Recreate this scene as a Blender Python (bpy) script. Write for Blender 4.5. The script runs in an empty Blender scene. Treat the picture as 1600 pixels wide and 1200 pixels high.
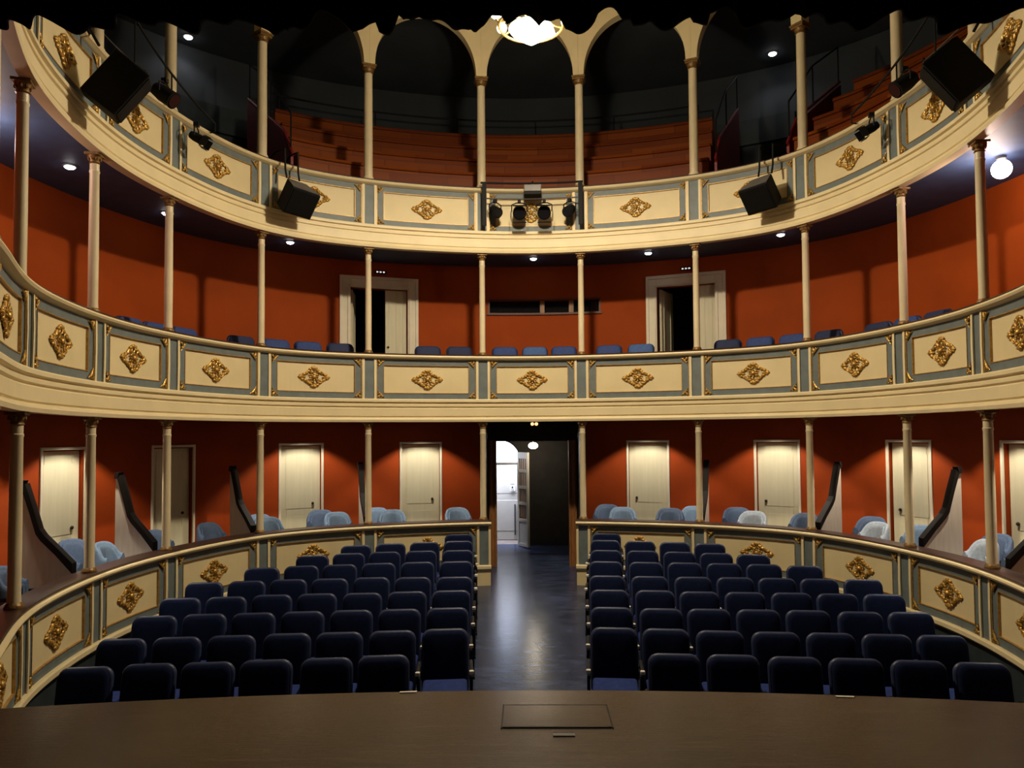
import bpy, bmesh, math, random
from mathutils import Vector, Matrix
random.seed(7)
PI = math.pi
C = bpy.context.scene.collection

# ------------------------------------------------------------------ materials
def lin(h):
    o = []
    for i in (0, 2, 4):
        c = int(h[i:i+2], 16)/255
        o.append(c/12.92 if c <= .04045 else ((c+.055)/1.055)**2.4)
    return o
def mat(name, col, rough=.6, metal=0., var=.12, scale=6., bump=0., bscale=60., coat=0., spec=.5, stretch=None):
    m = bpy.data.materials.new(name); m.use_nodes = True
    nt = m.node_tree; N = nt.nodes; b = N['Principled BSDF']
    c = lin(col) if isinstance(col, str) else col
    b.inputs['Roughness'].default_value = rough; b.inputs['Metallic'].default_value = metal
    b.inputs['Specular IOR Level'].default_value = spec
    if coat: b.inputs['Coat Weight'].default_value = coat; b.inputs['Coat Roughness'].default_value = .15
    tc = N.new('ShaderNodeTexCoord'); mp = N.new('ShaderNodeMapping'); nz = N.new('ShaderNodeTexNoise'); rp = N.new('ShaderNodeValToRGB')
    if stretch: mp.inputs['Scale'].default_value = stretch
    nz.inputs['Scale'].default_value = scale; nz.inputs['Detail'].default_value = 5
    nt.links.new(tc.outputs['Object'], mp.inputs['Vector']); nt.links.new(mp.outputs['Vector'], nz.inputs['Vector'])
    rp.color_ramp.elements[0].position = .3; rp.color_ramp.elements[1].position = .7
    rp.color_ramp.elements[0].color = [v*(1-var) for v in c]+[1]; rp.color_ramp.elements[1].color = [min(1, v*(1+var)) for v in c]+[1]
    nt.links.new(nz.outputs['Fac'], rp.inputs['Fac']); nt.links.new(rp.outputs['Color'], b.inputs['Base Color'])
    if bump:
        n2 = N.new('ShaderNodeTexNoise'); n2.inputs['Scale'].default_value = bscale; bp = N.new('ShaderNodeBump')
        bp.inputs['Strength'].default_value = bump; bp.inputs['Distance'].default_value = .01
        nt.links.new(mp.outputs['Vector'], n2.inputs['Vector']); nt.links.new(n2.outputs['Fac'], bp.inputs['Height']); nt.links.new(bp.outputs['Normal'], b.inputs['Normal'])
    return m
def emis(name, col, s):
    m = bpy.data.materials.new(name); m.use_nodes = True
    b = m.node_tree.nodes['Principled BSDF']; b.inputs['Base Color'].default_value = col+[1] if len(col) == 3 else col
    b.inputs['Emission Color'].default_value = list(col)[:3]+[1]; b.inputs['Emission Strength'].default_value = s
    return m
M = {}
M['cream'] = mat('cream_paint', [.70, .585, .335], .55, var=.05, scale=3, bump=.05)
M['cream2'] = mat('cream_moulding', [.75, .635, .385], .5, var=.05, scale=3)
M['column'] = mat('column_paint', [.68, .58, .38], .4, var=.06, scale=5)
M['grey'] = mat('blue_grey_paint', [.135, .165, .17], .55, var=.12, scale=9)
M['gold'] = mat('old_gilding', [.48, .28, .06], .38, metal=.5, var=.45, scale=40, bump=.3)
M['goldline'] = mat('gilded_line', [.40, .24, .07], .45, metal=.4, var=.3, scale=30)
M['capital'] = mat('capital_gilding', [.20, .11, .032], .45, metal=.3, var=.5, scale=45, bump=.4)
M['padcap'] = mat('dark_wood_rail', [.035, .014, .010], .35, var=.3, scale=12)
M['plinth'] = mat('dark_plinth', [.022, .032, .036], .6, var=.2)
M['red'] = mat('terracotta_wall', [.32, .052, .004], .7, spec=.15, var=.10, scale=1.6, bump=.08, bscale=30)
M['red2'] = mat('terracotta_wall_dark', [.31, .046, .006], .7, spec=.15, var=.12, scale=1.6, bump=.08, bscale=30)
M['navyceil'] = mat('dark_blue_ceiling', [.034, .060, .13], .6, var=.15)
M['galwall'] = mat('gallery_dark_wall', [.042, .052, .062], .8, var=.2, scale=1.2)
M['floor'] = mat('aisle_lino', [.031, .042, .086], .25, var=.5, scale=3.5, bump=.05, bscale=14, stretch=(1, 2.2, 1))  # bluish daylight sheen along the aisle is put into this base colour
M['boxfloor'] = mat('box_floor', [.16, .13, .11], .5, var=.2)
M['stage'] = mat('stage_boards', [.053, .036, .025], .25, var=.28, scale=4, bump=.1, bscale=30, stretch=(.5, 5, 1))
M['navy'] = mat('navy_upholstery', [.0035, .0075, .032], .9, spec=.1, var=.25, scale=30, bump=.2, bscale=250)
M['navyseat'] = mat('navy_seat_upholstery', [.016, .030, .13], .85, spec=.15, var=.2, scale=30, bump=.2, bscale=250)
M['shell'] = mat('seat_shell', [.024, .034, .085], .45, spec=.35, var=.1)
M['black'] = mat('black_metal', [.006, .006, .007], .65, spec=.25, var=.2)
M['blackcloth'] = mat('black_drape', [.0025, .0025, .0025], .95, var=.3, scale=12)
M['spk'] = mat('speaker_cabinet', [.0035, .0035, .0035], .8, spec=.2, var=.2, bump=.1, bscale=200)
M['spktop'] = mat('speaker_edge', [.10, .09, .085], .6, var=.2)
M['grille'] = mat('speaker_grille', [.003, .003, .003], .8, spec=.15, var=.3, scale=60, bump=.4, bscale=300)
M['armcap'] = mat('pale_armrest_cap', [.72, .68, .60], .4, var=.1)
M['dooroff'] = mat('door_paint', [.64, .60, .43], .5, var=.05, scale=3, stretch=(6, 1, .5))
M['doortrim'] = mat('door_trim_paint', [.72, .66, .52], .5, var=.05)
M['white'] = mat('white_paint', [.75, .74, .72], .5, var=.05)
M['streetdoor'] = mat('street_door_paint', [.46, .43, .37], .5, var=.05)
M['partition'] = mat('partition_paint', [.58, .52, .44], .55, var=.08, scale=3, stretch=(1, 8, 1))
M['darkwood'] = mat('dark_wood', [.006, .004, .0035], .6, spec=.2, var=.3, scale=14)
M['brownwood'] = mat('brown_wood', [.26, .11, .035], .4, var=.3, scale=10, stretch=(4, 4, .6))
M['tub'] = mat('pale_blue_upholstery', [.15, .235, .38], .8, var=.12, scale=30, bump=.15, bscale=200)
M['tub2'] = mat('greyish_blue_upholstery', [.072, .115, .215], .8, var=.12, scale=30, bump=.15, bscale=200)
M['tub3'] = mat('very_pale_blue_upholstery', [.36, .43, .54], .8, var=.15, scale=30, bump=.15, bscale=200)  # palest of the upholstery tones, for armchairs at the right-hand rail
M['midblue'] = mat('blue_velvet', [.020, .048, .19], .75, var=.2, scale=30, bump=.15, bscale=200)
M['midblue2'] = mat('lighter_blue_velvet', [.045, .105, .30], .75, var=.2, scale=30, bump=.15, bscale=200)
M['midblue3'] = mat('dark_blue_velvet', [.008, .018, .075], .75, var=.2, scale=30, bump=.15, bscale=200)
M['redpanel'] = mat('crimson_panel', [.22, .012, .016], .5, var=.15)
M['brass'] = mat('brass', [.55, .38, .13], .3, metal=.9, var=.15)
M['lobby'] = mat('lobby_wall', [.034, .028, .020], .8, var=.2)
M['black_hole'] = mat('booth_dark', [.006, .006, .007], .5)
M['taupe'] = mat('booth_frame', [.10, .030, .018], .5, var=.1)
M['glass'] = mat('dark_glass', [.01, .01, .012], .05, spec=.6)
M['knob'] = mat('dark_knob', [.05, .04, .03], .35, metal=.7)
M['paper'] = mat('paper', [.8, .8, .78], .7, var=.03)
M['ink'] = mat('ink', [.03, .03, .03], .7)
M['silver'] = mat('grey_metal', [.13, .125, .12], .5, metal=.2, var=.15)
def plankmat():
    m = mat('orange_brown_planks', [.26, .075, .022], .40, var=.2, scale=5, spec=.15)
    nt = m.node_tree; N = nt.nodes; b = N['Principled BSDF']
    tc = N.new('ShaderNodeUVMap'); br = N.new('ShaderNodeTexBrick'); br.inputs['Scale'].default_value = 1
    br.inputs['Color1'].default_value = (.16, .028, .003, 1); br.inputs['Color2'].default_value = (.26, .058, .005, 1); br.inputs['Mortar'].default_value = (.12, .025, .006, 1)
    br.inputs['Mortar Size'].default_value = .006; br.inputs['Brick Width'].default_value = .85; br.inputs['Row Height'].default_value = .13; br.inputs['Bias'].default_value = -.15
    nt.links.new(tc.outputs['UV'], br.inputs['Vector']); nt.links.new(br.outputs['Color'], b.inputs['Base Color'])
    return m
M['plank'] = plankmat()
E_CH = emis('chandelier_glass', [1, .93, .78], 22)
E_SPOT = emis('downlight_lens', [1, .97, .98], 14)
E_GLOBE = emis('lamp_globe', [1, .86, .82], 16)
E_LOB = emis('lobby_lamp_glass', [1, .92, .78], 14)
E_RED = emis('amber_bulb', [1, .42, .16], 3.5)
E_SKY = emis('fanlight_daylight', [.66, .76, 1.0], 7)
E_SIGN = emis('sign_lens', [1, .95, .92], .8)

# ------------------------------------------------------------------ plan curve of the horseshoe (u = bay number, whole numbers are bay centres)
PTS = [(.775, 11.7), (2.468, 11.226), (3.748, 10.27), (4.304, 8.756), (4.385, 7.364), (4.061, 5.821), (3.44, 4.55), (2.85, 3.2)]
CT = [(-x, y) for x, y in PTS[::-1]]+PTS
def _spl(v):
    n = len(v); a = [0]*n; c = [0]*n; d = [0]*n
    cp = [0]*n; dp = [0]*n
    for i in range(1, n-1):
        r = 6*(v[i+1]-2*v[i]+v[i-1]); den = 4-cp[i-1]; cp[i] = 1/den; dp[i] = (r-dp[i-1])/den
    m = [0]*n
    for i in range(n-2, 0, -1): m[i] = dp[i]-cp[i]*m[i+1]
    return m
SX_, SY_ = [p[0] for p in CT], [p[1] for p in CT]; MX, MY = _spl(SX_), _spl(SY_)
def _ev(u, v, m):
    i = min(max(int(math.floor(u+7.5)), 0), 14); t = u+7.5-i; s = 1-t
    return s*v[i]+t*v[i+1]+((s**3-s)*m[i]+(t**3-t)*m[i+1])/6
def deriv(u):
    e = 1e-3
    return (_ev(u+e, SX_, MX)-_ev(u-e, SX_, MX))/(2*e), (_ev(u+e, SY_, MY)-_ev(u-e, SY_, MY))/(2*e)
def R(u, off=0.):
    dx, dy = deriv(u); l = math.hypot(dx, dy)
    return (_ev(u, SX_, MX)-dy/l*off, _ev(u, SY_, MY)+dx/l*off)
def speed(u): return math.hypot(*deriv(u))
def ang(u):
    dx, dy = deriv(u); return math.atan2(dy, dx)
def du(u, m, off=0.):
    if not off: return m/speed(u)
    a, b = R(u-.01, off), R(u+.01, off); return m*.02/math.hypot(b[0]-a[0], b[1]-a[1])

# ------------------------------------------------------------------ mesh builder
class MB:
    def __init__(s): s.v = []; s.f = []; s.uv = None
    def add(s, vs, fs):
        b = len(s.v); s.v += [tuple(p) for p in vs]; s.f += [tuple(i+b for i in f) for f in fs]; return s
    def box(s, c, d, rot=None):
        x, y, z = [k/2 for k in d]; p = [Vector(q) for q in ((-x,-y,-z),(x,-y,-z),(x,y,-z),(-x,y,-z),(-x,-y,z),(x,-y,z),(x,y,z),(-x,y,z))]
        if rot is not None: p = [rot @ q for q in p]
        return s.add([q+Vector(c) for q in p], [(0,3,2,1),(4,5,6,7),(0,1,5,4),(1,2,6,5),(2,3,7,6),(3,0,4,7)])
    def lathe(s, prof, n=16, c=(0,0,0)):
        b = []; m = len(prof)
        for r, z in prof:
            for k in range(n): a = 2*PI*k/n; b.append((c[0]+r*math.cos(a), c[1]+r*math.sin(a), c[2]+z))
        f = [(i*n+k, i*n+(k+1)%n, (i+1)*n+(k+1)%n, (i+1)*n+k) for i in range(m-1) for k in range(n)]
        f += [tuple(range(n))[::-1], tuple((m-1)*n+k for k in range(n))]
        return s.add(b, f)
    def tube(s, path, r, n=8, cap=True):
        P = [Vector(p) for p in path]; rs = r if isinstance(r, (list, tuple)) else [r]*len(P); vs = []
        up = Vector((0, 0, 1)); t0 = (P[1]-P[0]).normalized()
        if abs(t0.dot(up)) > .95: up = Vector((1, 0, 0))
        a = t0.cross(up).normalized()
        for i, p in enumerate(P):
            t = (P[min(i+1, len(P)-1)]-P[max(i-1, 0)]).normalized(); a = (a-t*a.dot(t)).normalized(); b = t.cross(a)
            for k in range(n): w = 2*PI*k/n; vs.append(p+a*(rs[i]*math.cos(w))+b*(rs[i]*math.sin(w)))
        m = len(P); f = [(i*n+k, i*n+(k+1)%n, (i+1)*n+(k+1)%n, (i+1)*n+k) for i in range(m-1) for k in range(n)]
        if cap: f += [tuple(range(n))[::-1], tuple((m-1)*n+k for k in range(n))]
        return s.add(vs, f)
    def prism(s, poly, axis, a, b):
        """poly in the two other axes (cyclic order y,z / x,z / x,y), extruded along axis from a to b"""
        n = len(poly)
        def P(p, q): return {'x': (q, p[0], p[1]), 'y': (p[0], q, p[1]), 'z': (p[0], p[1], q)}[axis]
        return s.add([P(p, a) for p in poly]+[P(p, b) for p in poly], [tuple(range(n))[::-1], tuple(range(n, 2*n))]+[(i, (i+1)%n, n+(i+1)%n, n+i) for i in range(n)])
    def sphere(s, c, r, n=12, m=8, sc=(1,1,1)):
        vs = []
        for i in range(m+1):
            th = PI*i/m
            for k in range(n): a = 2*PI*k/n; vs.append((c[0]+r*sc[0]*math.sin(th)*math.cos(a), c[1]+r*sc[1]*math.sin(th)*math.sin(a), c[2]+r*sc[2]*math.cos(th)))
        return s.add(vs, [(i*n+k, (i+1)*n+k, (i+1)*n+(k+1)%n, i*n+(k+1)%n) for i in range(m) for k in range(n)])
    def torus(s, c, R_, r, n=24, m=8):
        vs = []
        for i in range(n):
            a = 2*PI*i/n
            for k in range(m): b = 2*PI*k/m; q = R_+r*math.cos(b); vs.append((c[0]+q*math.cos(a), c[1]+q*math.sin(a), c[2]+r*math.sin(b)))
        return s.add(vs, [(i*m+k, ((i+1)%n)*m+k, ((i+1)%n)*m+(k+1)%m, i*m+(k+1)%m) for i in range(n) for k in range(m)])
    def sweep(s, prof, u0, u1, step=.1):
        """closed profile of (offset, z) swept along the horseshoe"""
        n = max(1, int(math.ceil((u1-u0)/step))); m = len(prof); vs = []
        for i in range(n+1):
            u = u0+(u1-u0)*i/n
            for o, z in prof: x, y = R(u, o); vs.append((x, y, z))
        f = [(i*m+k, (i+1)*m+k, (i+1)*m+(k+1)%m, i*m+(k+1)%m) for i in range(n) for k in range(m)]
        f += [tuple(range(m)), tuple(n*m+k for k in range(m))[::-1]]
        return s.add(vs, f)
    def rsweep(s, o0, o1, z0, z1, u0, u1, step=.1): return s.sweep([(o0, z0), (o0, z1), (o1, z1), (o1, z0)], u0, u1, step)
    def build(s, name, m, parent=None, smooth=False, bevel=0., seg=2, world=False, sub=0):
        me = bpy.data.meshes.new(name)
        off = Vector((0, 0, 0))
        if parent is not None and world: off = parent['_o']; off = Vector(off)
        me.from_pydata([tuple(Vector(p)-off) for p in s.v], [], s.f); me.update()
        bm = bmesh.new(); bm.from_mesh(me); bmesh.ops.recalc_face_normals(bm, faces=bm.faces[:]); 
        if bevel: bmesh.ops.bevel(bm, geom=bm.edges[:], offset=bevel, segments=seg, profile=.5, affect='EDGES', clamp_overlap=True)
        bm.to_mesh(me); bm.free()
        if smooth:
            for p in me.polygons: p.use_smooth = True
            try: me.set_sharp_from_angle(angle=math.radians(40))
            except Exception: pass
        me.materials.append(m if not isinstance(m, str) else M[m])
        o = bpy.data.objects.new(name, me); C.objects.link(o)
        if parent is not None: o.parent = parent
        return o
def tag(o, label=None, cat=None, group=None, kind=None):
    if label: o['label'] = label
    if cat: o['category'] = cat
    if group: o['group'] = group
    if kind: o['kind'] = kind
    return o
def thing(name, label, cat, loc=(0,0,0), rz=0., group=None, kind=None, rot=None):
    o = bpy.data.objects.new(name, None); C.objects.link(o); o.empty_display_size = .1
    o.location = loc; o.rotation_euler = rot if rot is not None else (0, 0, rz); o['_o'] = tuple(loc)
    return tag(o, label, cat, group, kind)
def place(o, name=None, loc=None, rz=None, parent=None, scale=None):
    """a copy of one object, mesh data shared"""
    c = o.copy(); C.objects.link(c)
    if parent is not None: c.parent = parent
    if loc is not None: c.location = loc
    if rz is not None: c.rotation_euler = (0, 0, rz)
    if scale is not None: c.scale = scale
    return c
def copy_tree(o):
    c = o.copy(); C.objects.link(c)
    for ch in o.children:
        d = ch.copy(); C.objects.link(d); d.parent = c
        for g in ch.children:
            e = g.copy(); C.objects.link(e); e.parent = d
    return c
ORD = ['first', 'second', 'third', 'fourth', 'fifth', 'sixth', 'seventh', 'eighth', 'ninth']
def side(u): return 'left' if u < 0 else 'right'

# ------------------------------------------------------------------ setting: floors, slabs, walls
ZL, ZM, ZG = 1.43, 4.0, 6.645            # rail tops of the three levels
BOXF, MIDF = .72, 3.36
def fz(y): return .08+.064*(y-6.23)
mb = MB()
ys = [3.6, 6, 9, 12, 14.7]
for (ya, yb) in zip(ys[:-1], ys[1:]):
    w = 7 if yb < 12.5 else 1.6
    mb.add([(-w,ya,fz(ya)),(w,ya,fz(ya)),(w,yb,fz(yb)),(-w,yb,fz(yb))], [(0,1,2,3)])
mb.add([(-7,3.6,-.5),(7,3.6,-.5),(7,14.7,-.5),(-7,14.7,-.5)], [(3,2,1,0)])
o = mb.build('floor', 'floor'); tag(o, 'dark glossy sloping stalls floor running up the central aisle', 'floor', kind='structure')
mb = MB(); pl = []
for i in range(41):
    x = -6.5+13*i/40; pl.append((x, 4.46-.031*x*x if abs(x) < 4.2 else 4.46-.031*17.64))
pl = pl+[(6.5, -3), (-6.5, -3)]
mb.prism(pl, 'z', .0, 1.25)
o = mb.build('floor_stage', 'stage'); tag(o, 'dark brown glossy stage floor with a bowed front edge', 'stage floor', kind='structure')

def ringwall(name, m, off, th, z0, z1, u0, u1, openings, label):
    us = sorted(set([round(u0+(u1-u0)*i/int((u1-u0)/.1), 4) for i in range(int((u1-u0)/.1)+1)]+[v for q in openings for v in q[:2]]))
    zs = sorted(set([z0, z1]+[v for q in openings for v in q[2:]]))
    def hole(i, j):
        if i < 0 or j < 0 or i >= len(us)-1 or j >= len(zs)-1: return True
        u, z = (us[i]+us[i+1])/2, (zs[j]+zs[j+1])/2
        return any(a < u < b and c < z < d for a, b, c, d in openings)
    mb = MB()
    def P(i, j, k): x, y = R(us[i], off+th*k); return (x, y, zs[j])
    for i in range(len(us)-1):
        for j in range(len(zs)-1):
            if hole(i, j): continue
            q = [P(i,j,0), P(i+1,j,0), P(i+1,j+1,0), P(i,j+1,0), P(i,j,1), P(i+1,j,1), P(i+1,j+1,1), P(i,j+1,1)]
            f = [(0,1,2,3), (7,6,5,4)]
            if hole(i-1, j): f.append((0,3,7,4))
            if hole(i+1, j): f.append((1,5,6,2))
            if hole(i, j-1): f.append((0,4,5,1))
            if hole(i, j+1): f.append((3,2,6,7))
            mb.add(q, f)
    me = mb.build(name, m); 
    bm = bmesh.new(); bm.from_mesh(me.data); bmesh.ops.remove_doubles(bm, verts=bm.verts[:], dist=1e-4); bmesh.ops.recalc_face_normals(bm, faces=bm.faces[:]); bm.to_mesh(me.data); bm.free()
    tag(me, label, 'wall', kind='structure'); return me
WO = 1.28
low_doors = [-4.55, -3.6, -2.73, -1.885, -.97, .995, 1.955, 2.795, 3.69, 4.6]
DW = .66
lop = [(u-du(u, DW/2, 1.28), u+du(u, DW/2, 1.28), BOXF, 2.60) for u in low_doors]
lop.append((-.47, .47, 0, 3.05))
ringwall('wall_lower', 'red2', WO, .14, 0., 3.10, -7.0, 7.0, lop, 'terracotta red wall behind the lower boxes')
mid_doors = [-1.30, 1.31]; MDW = .96
mop = [(u-du(u, MDW/2, 1.28), u+du(u, MDW/2, 1.28), MIDF, 5.24) for u in mid_doors]+[(-.375, .605, 4.88, 5.10)]
ringwall('wall_middle', 'red', WO, .14, 3.30, 5.70, -7.0, 7.0, mop, 'terracotta red wall behind the middle balcony')
ringwall('wall_outer', 'galwall', 3.6, .2, 0, 9.9, -7.0, 7.0, [(-.7, .7, 0, 3.2)], 'dark blue grey outer wall behind the top gallery')
def slab(name, m, o0, o1, z0, z1, u0, u1, label, cat):
    s = MB().rsweep(o0, o1, z0, z1, u0, u1); return tag(s.build(name, m), label, cat, kind='structure')
for a, b, n in ((-6.6, -.47, 'left'), (.47, 6.6, 'right')):
    slab('floor_boxes_'+n, 'boxfloor', .06, 1.27, .55, BOXF, a, b, 'floor of the %s lower boxes' % n, 'floor')
    slab('floor_corridor_'+n, 'black_hole', 1.43, 3.59, .55, BOXF-.005, a-(.5 if n == 'left' else -.5) if False else a, b, 'floor of the %s corridor behind the boxes' % n, 'floor')
slab('ceiling_lower', 'navyceil', .03, 3.59, 3.06, 3.2, -7.0, 7.0, 'dark ceiling over the lower boxes', 'ceiling')
slab('floor_middle', 'boxfloor', .06, 3.59, 3.201, MIDF, -7.0, 7.0, 'floor of the middle balcony', 'floor')
slab('ceiling_middle', 'navyceil', .03, 3.59, 5.695, 5.9, -7.0, 7.0, 'dark blue ceiling over the middle balcony', 'ceiling')
slab('floor_gallery', 'boxfloor', .06, 3.59, 5.901, 6.05, -7.0, 7.0, 'floor of the top gallery', 'floor')
slab('ceiling_gallery', 'galwall', .12, 3.59, 9.75, 9.88, -7.0, 7.0, 'dark ceiling over the top gallery', 'ceiling')
mb = MB(); pl = [R(-7+14*i/66, .12) for i in range(67)]+[(2.9, 3.1), (-2.9, 3.1)]
mb.prism(pl, 'z', 9.885, 10.0); tag(mb.build('ceiling', 'cream'), 'cream auditorium ceiling above the arches', 'ceiling', kind='structure')
# proscenium and stage house
for s, n in ((-1, 'left'), (1, 'right')):
    tag(MB().box((s*4.9, 3.05, 5), (4.3, .16, 10)).build('wall_proscenium_'+n, 'plinth'), 'dark %s proscenium wall beside the stage opening' % n, 'wall', kind='structure')
    tag(MB().box((s*6.98, .0, 5), (.16, 6.1, 10)).build('wall_stage_'+n, 'blackcloth'), 'black %s side wall of the stage' % n, 'wall', kind='structure')
tag(MB().box((0, 3.05, 8.6), (5.5, .16, 2.8)).build('wall_proscenium_header', 'plinth'), 'dark wall over the stage opening', 'wall', kind='structure')
tag(MB().box((0, -3.1, 5), (13.6, .16, 10)).build('wall_stage_back', 'blackcloth'), 'black back wall of the stage', 'wall', kind='structure')
tag(MB().box((0, .0, 9.95), (13.6, 6.0, .1)).build('ceiling_stage', 'blackcloth'), 'black ceiling of the stage house', 'ceiling', kind='structure')
# black valance at the stage opening: pleated cloth with an uneven hem
hem = [(-2.9,4.44),(-2.529,4.439),(-2.165,4.432),(-2.088,4.431),(-2.049,4.42),(-2.004,4.404),(-1.978,4.382),(-1.958,4.405),(-1.906,4.407),(-1.849,4.393),(-1.834,4.388),(-1.803,4.4),(-1.751,4.402),(-1.648,4.403),(-1.558,4.396),(-1.489,4.4),(-1.484,4.408),(-1.391,4.401),(-1.289,4.392),(-1.135,4.379),(-1.074,4.401),(-1.058,4.388),(-0.994,4.381),(-0.976,4.363),(-0.969,4.386),(-0.93,4.38),(-0.879,4.39),(-0.803,4.402),(-0.765,4.401),(-0.739,4.372),(-0.688,4.374),(-0.645,4.417),(-0.64,4.383),(-0.599,4.375),(-0.574,4.385),(-0.541,4.413),(-0.531,4.374),(-0.485,4.373),(-0.475,4.399),(-0.396,4.382),(-0.34,4.363),(-0.307,4.401),(-0.274,4.4),(-0.264,4.374),(-0.218,4.374),(-0.193,4.409),(-0.155,4.414),(-0.137,4.375),(-0.008,4.373),(0.005,4.414),(0.065,4.415),(0.09,4.363),(0.135,4.357),(0.198,4.374),(0.211,4.4),(0.274,4.399),(0.299,4.38),(0.337,4.39),(0.347,4.359),(0.387,4.358),(0.413,4.384),(0.45,4.391),(0.5,4.374),(0.563,4.376),(0.568,4.355),(0.628,4.354),(0.634,4.398),(0.689,4.397),(0.701,4.386),(0.839,4.376),(0.965,4.395),(0.979,4.353),(1.051,4.36),(1.057,4.38),(1.094,4.364),(1.139,4.371),(1.188,4.355),(1.263,4.369),(1.338,4.381),(1.35,4.357),(1.375,4.352),(1.437,4.359),(1.487,4.345),(1.636,4.348),(1.735,4.361),(1.785,4.368),(1.789,4.34),(1.884,4.361),(2.278,4.355),(2.9,4.36)]   # metres along the opening, height of the hem
mb = MB(); cols = []
for i in range(521):
    x = -2.9+5.8*i/520
    k = max(j for j in range(len(hem)) if hem[j][0] <= x+1e-9); k = min(k, len(hem)-2)
    t = (x-hem[k][0])/(hem[k+1][0]-hem[k][0]); hy = hem[k][1]*(1-t)+hem[k+1][1]*t
    zb = 2.75+(hy-2.75)*2.8/2.9; yy = 2.80+.045*math.sin(x*17)+.03*math.sin(x*41+1)
    for z, q in ((zb, yy), (zb+.5, yy), (7.4, 2.80+.02*math.sin(x*17))): mb.v += [(x, q, z), (x, q+.012, z)]
for i in range(520):
    a, b = i*6, i*6+6
    for j in (0, 2): mb.f += [(a+j, b+j, b+j+2, a+j+2), (a+j+1, a+j+3, b+j+3, b+j+1)]
    mb.f += [(a, a+1, b+1, b), (a+4, b+4, b+5, a+5)]
tag(mb.build('stage_valance', 'blackcloth', smooth=True), 'black pleated stage valance with a ragged hem hanging across the top', 'curtain')

# ------------------------------------------------------------------ gilded ornaments (shared meshes)
def scroll(mb, cx, cz, r0, r1, a0, a1, th, y=-.016):
    n = 14; path = []; rr = []
    for i in range(n+1):
        t = i/n; a = a0+(a1-a0)*t; r = r0+(r1-r0)*t
        path.append((cx+r*math.cos(a), y, cz+r*math.sin(a))); rr.append(th*(1-.55*t))
    mb.tube(path, rr, 6)
def lozenge_mesh():
    mb = MB(); W, H = .225, .15
    for a in range(4):                    # pierced diamond outline of leaves
        p = [(W, 0), (0, H), (-W, 0), (0, -H)]; q, r = p[a], p[(a+1) % 4]
        for t in (.08, .24, .40, .56, .72, .88):
            x, z = q[0]+(r[0]-q[0])*t, q[1]+(r[1]-q[1])*t; k = .92+.08*math.sin(t*31)
            mb.sphere((x*k, -.012, z*k), .026, 8, 5, (1.2, .6, .8))
    for sx in (-1, 1):
        for sz in (-1, 1):
            scroll(mb, sx*.075, sz*.045, .05, .012, (0 if sx > 0 else PI), (0 if sx > 0 else PI)+sx*sz*5.2, .013)
            scroll(mb, sx*.135, sz*.012, .035, .01, PI/2*sz, PI/2*sz-sx*sz*4.5, .010)
            scroll(mb, sx*.03, sz*.09, .03, .008, 0, sx*sz*5, .010)
        mb.sphere((sx*.2, -.014, 0), .03, 8, 5, (1.5, .6, .6)); mb.sphere((0, -.014, sx*.128), .026, 8, 5, (.7, .6, 1.2))
    mb.sphere((0, -.018, 0), .036, 12, 7, (1, .8, 1)); mb.sphere((0, -.03, .0), .018, 8, 6)
    for k in range(8): a = k*PI/4; mb.sphere((.055*math.cos(a), -.015, .045*math.sin(a)), .014, 6, 5)
    return mb
def corner_mesh():                        # for the corner at the upper left, +x to the panel, -z down
    mb = MB()
    mb.sphere((.02, -.012, -.02), .02, 8, 5, (1, .7, 1)); scroll(mb, .055, -.02, .026, .008, PI, PI+4.6, .010); scroll(mb, .02, -.06, .026, .008, PI/2, PI/2-4.6, .010)
    mb.tube([(.11, -.012, -.012), (.06, -.014, -.045), (.012, -.012, -.115)], [.004, .012, .004], 6)
    for t in (.25, .5, .75): mb.sphere((.1*t+.004, -.012, -.1*(1-t)-.004), .014, 6, 5)
    return mb
LOZ = lozenge_mesh().build('lozenge_ornament', 'gold', smooth=True); COR = corner_mesh().build('corner_ornament', 'gold', smooth=True)
loz_me, cor_me = LOZ.data, COR.data
bpy.data.objects.remove(LOZ); bpy.data.objects.remove(COR)
def inst(name, me, parent, loc, rz, scale=(1,1,1)):
    o = bpy.data.objects.new(name, me); C.objects.link(o); o.parent = parent
    o.location = loc; o.rotation_euler = (0, 0, rz); o.scale = scale; return o

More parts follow.
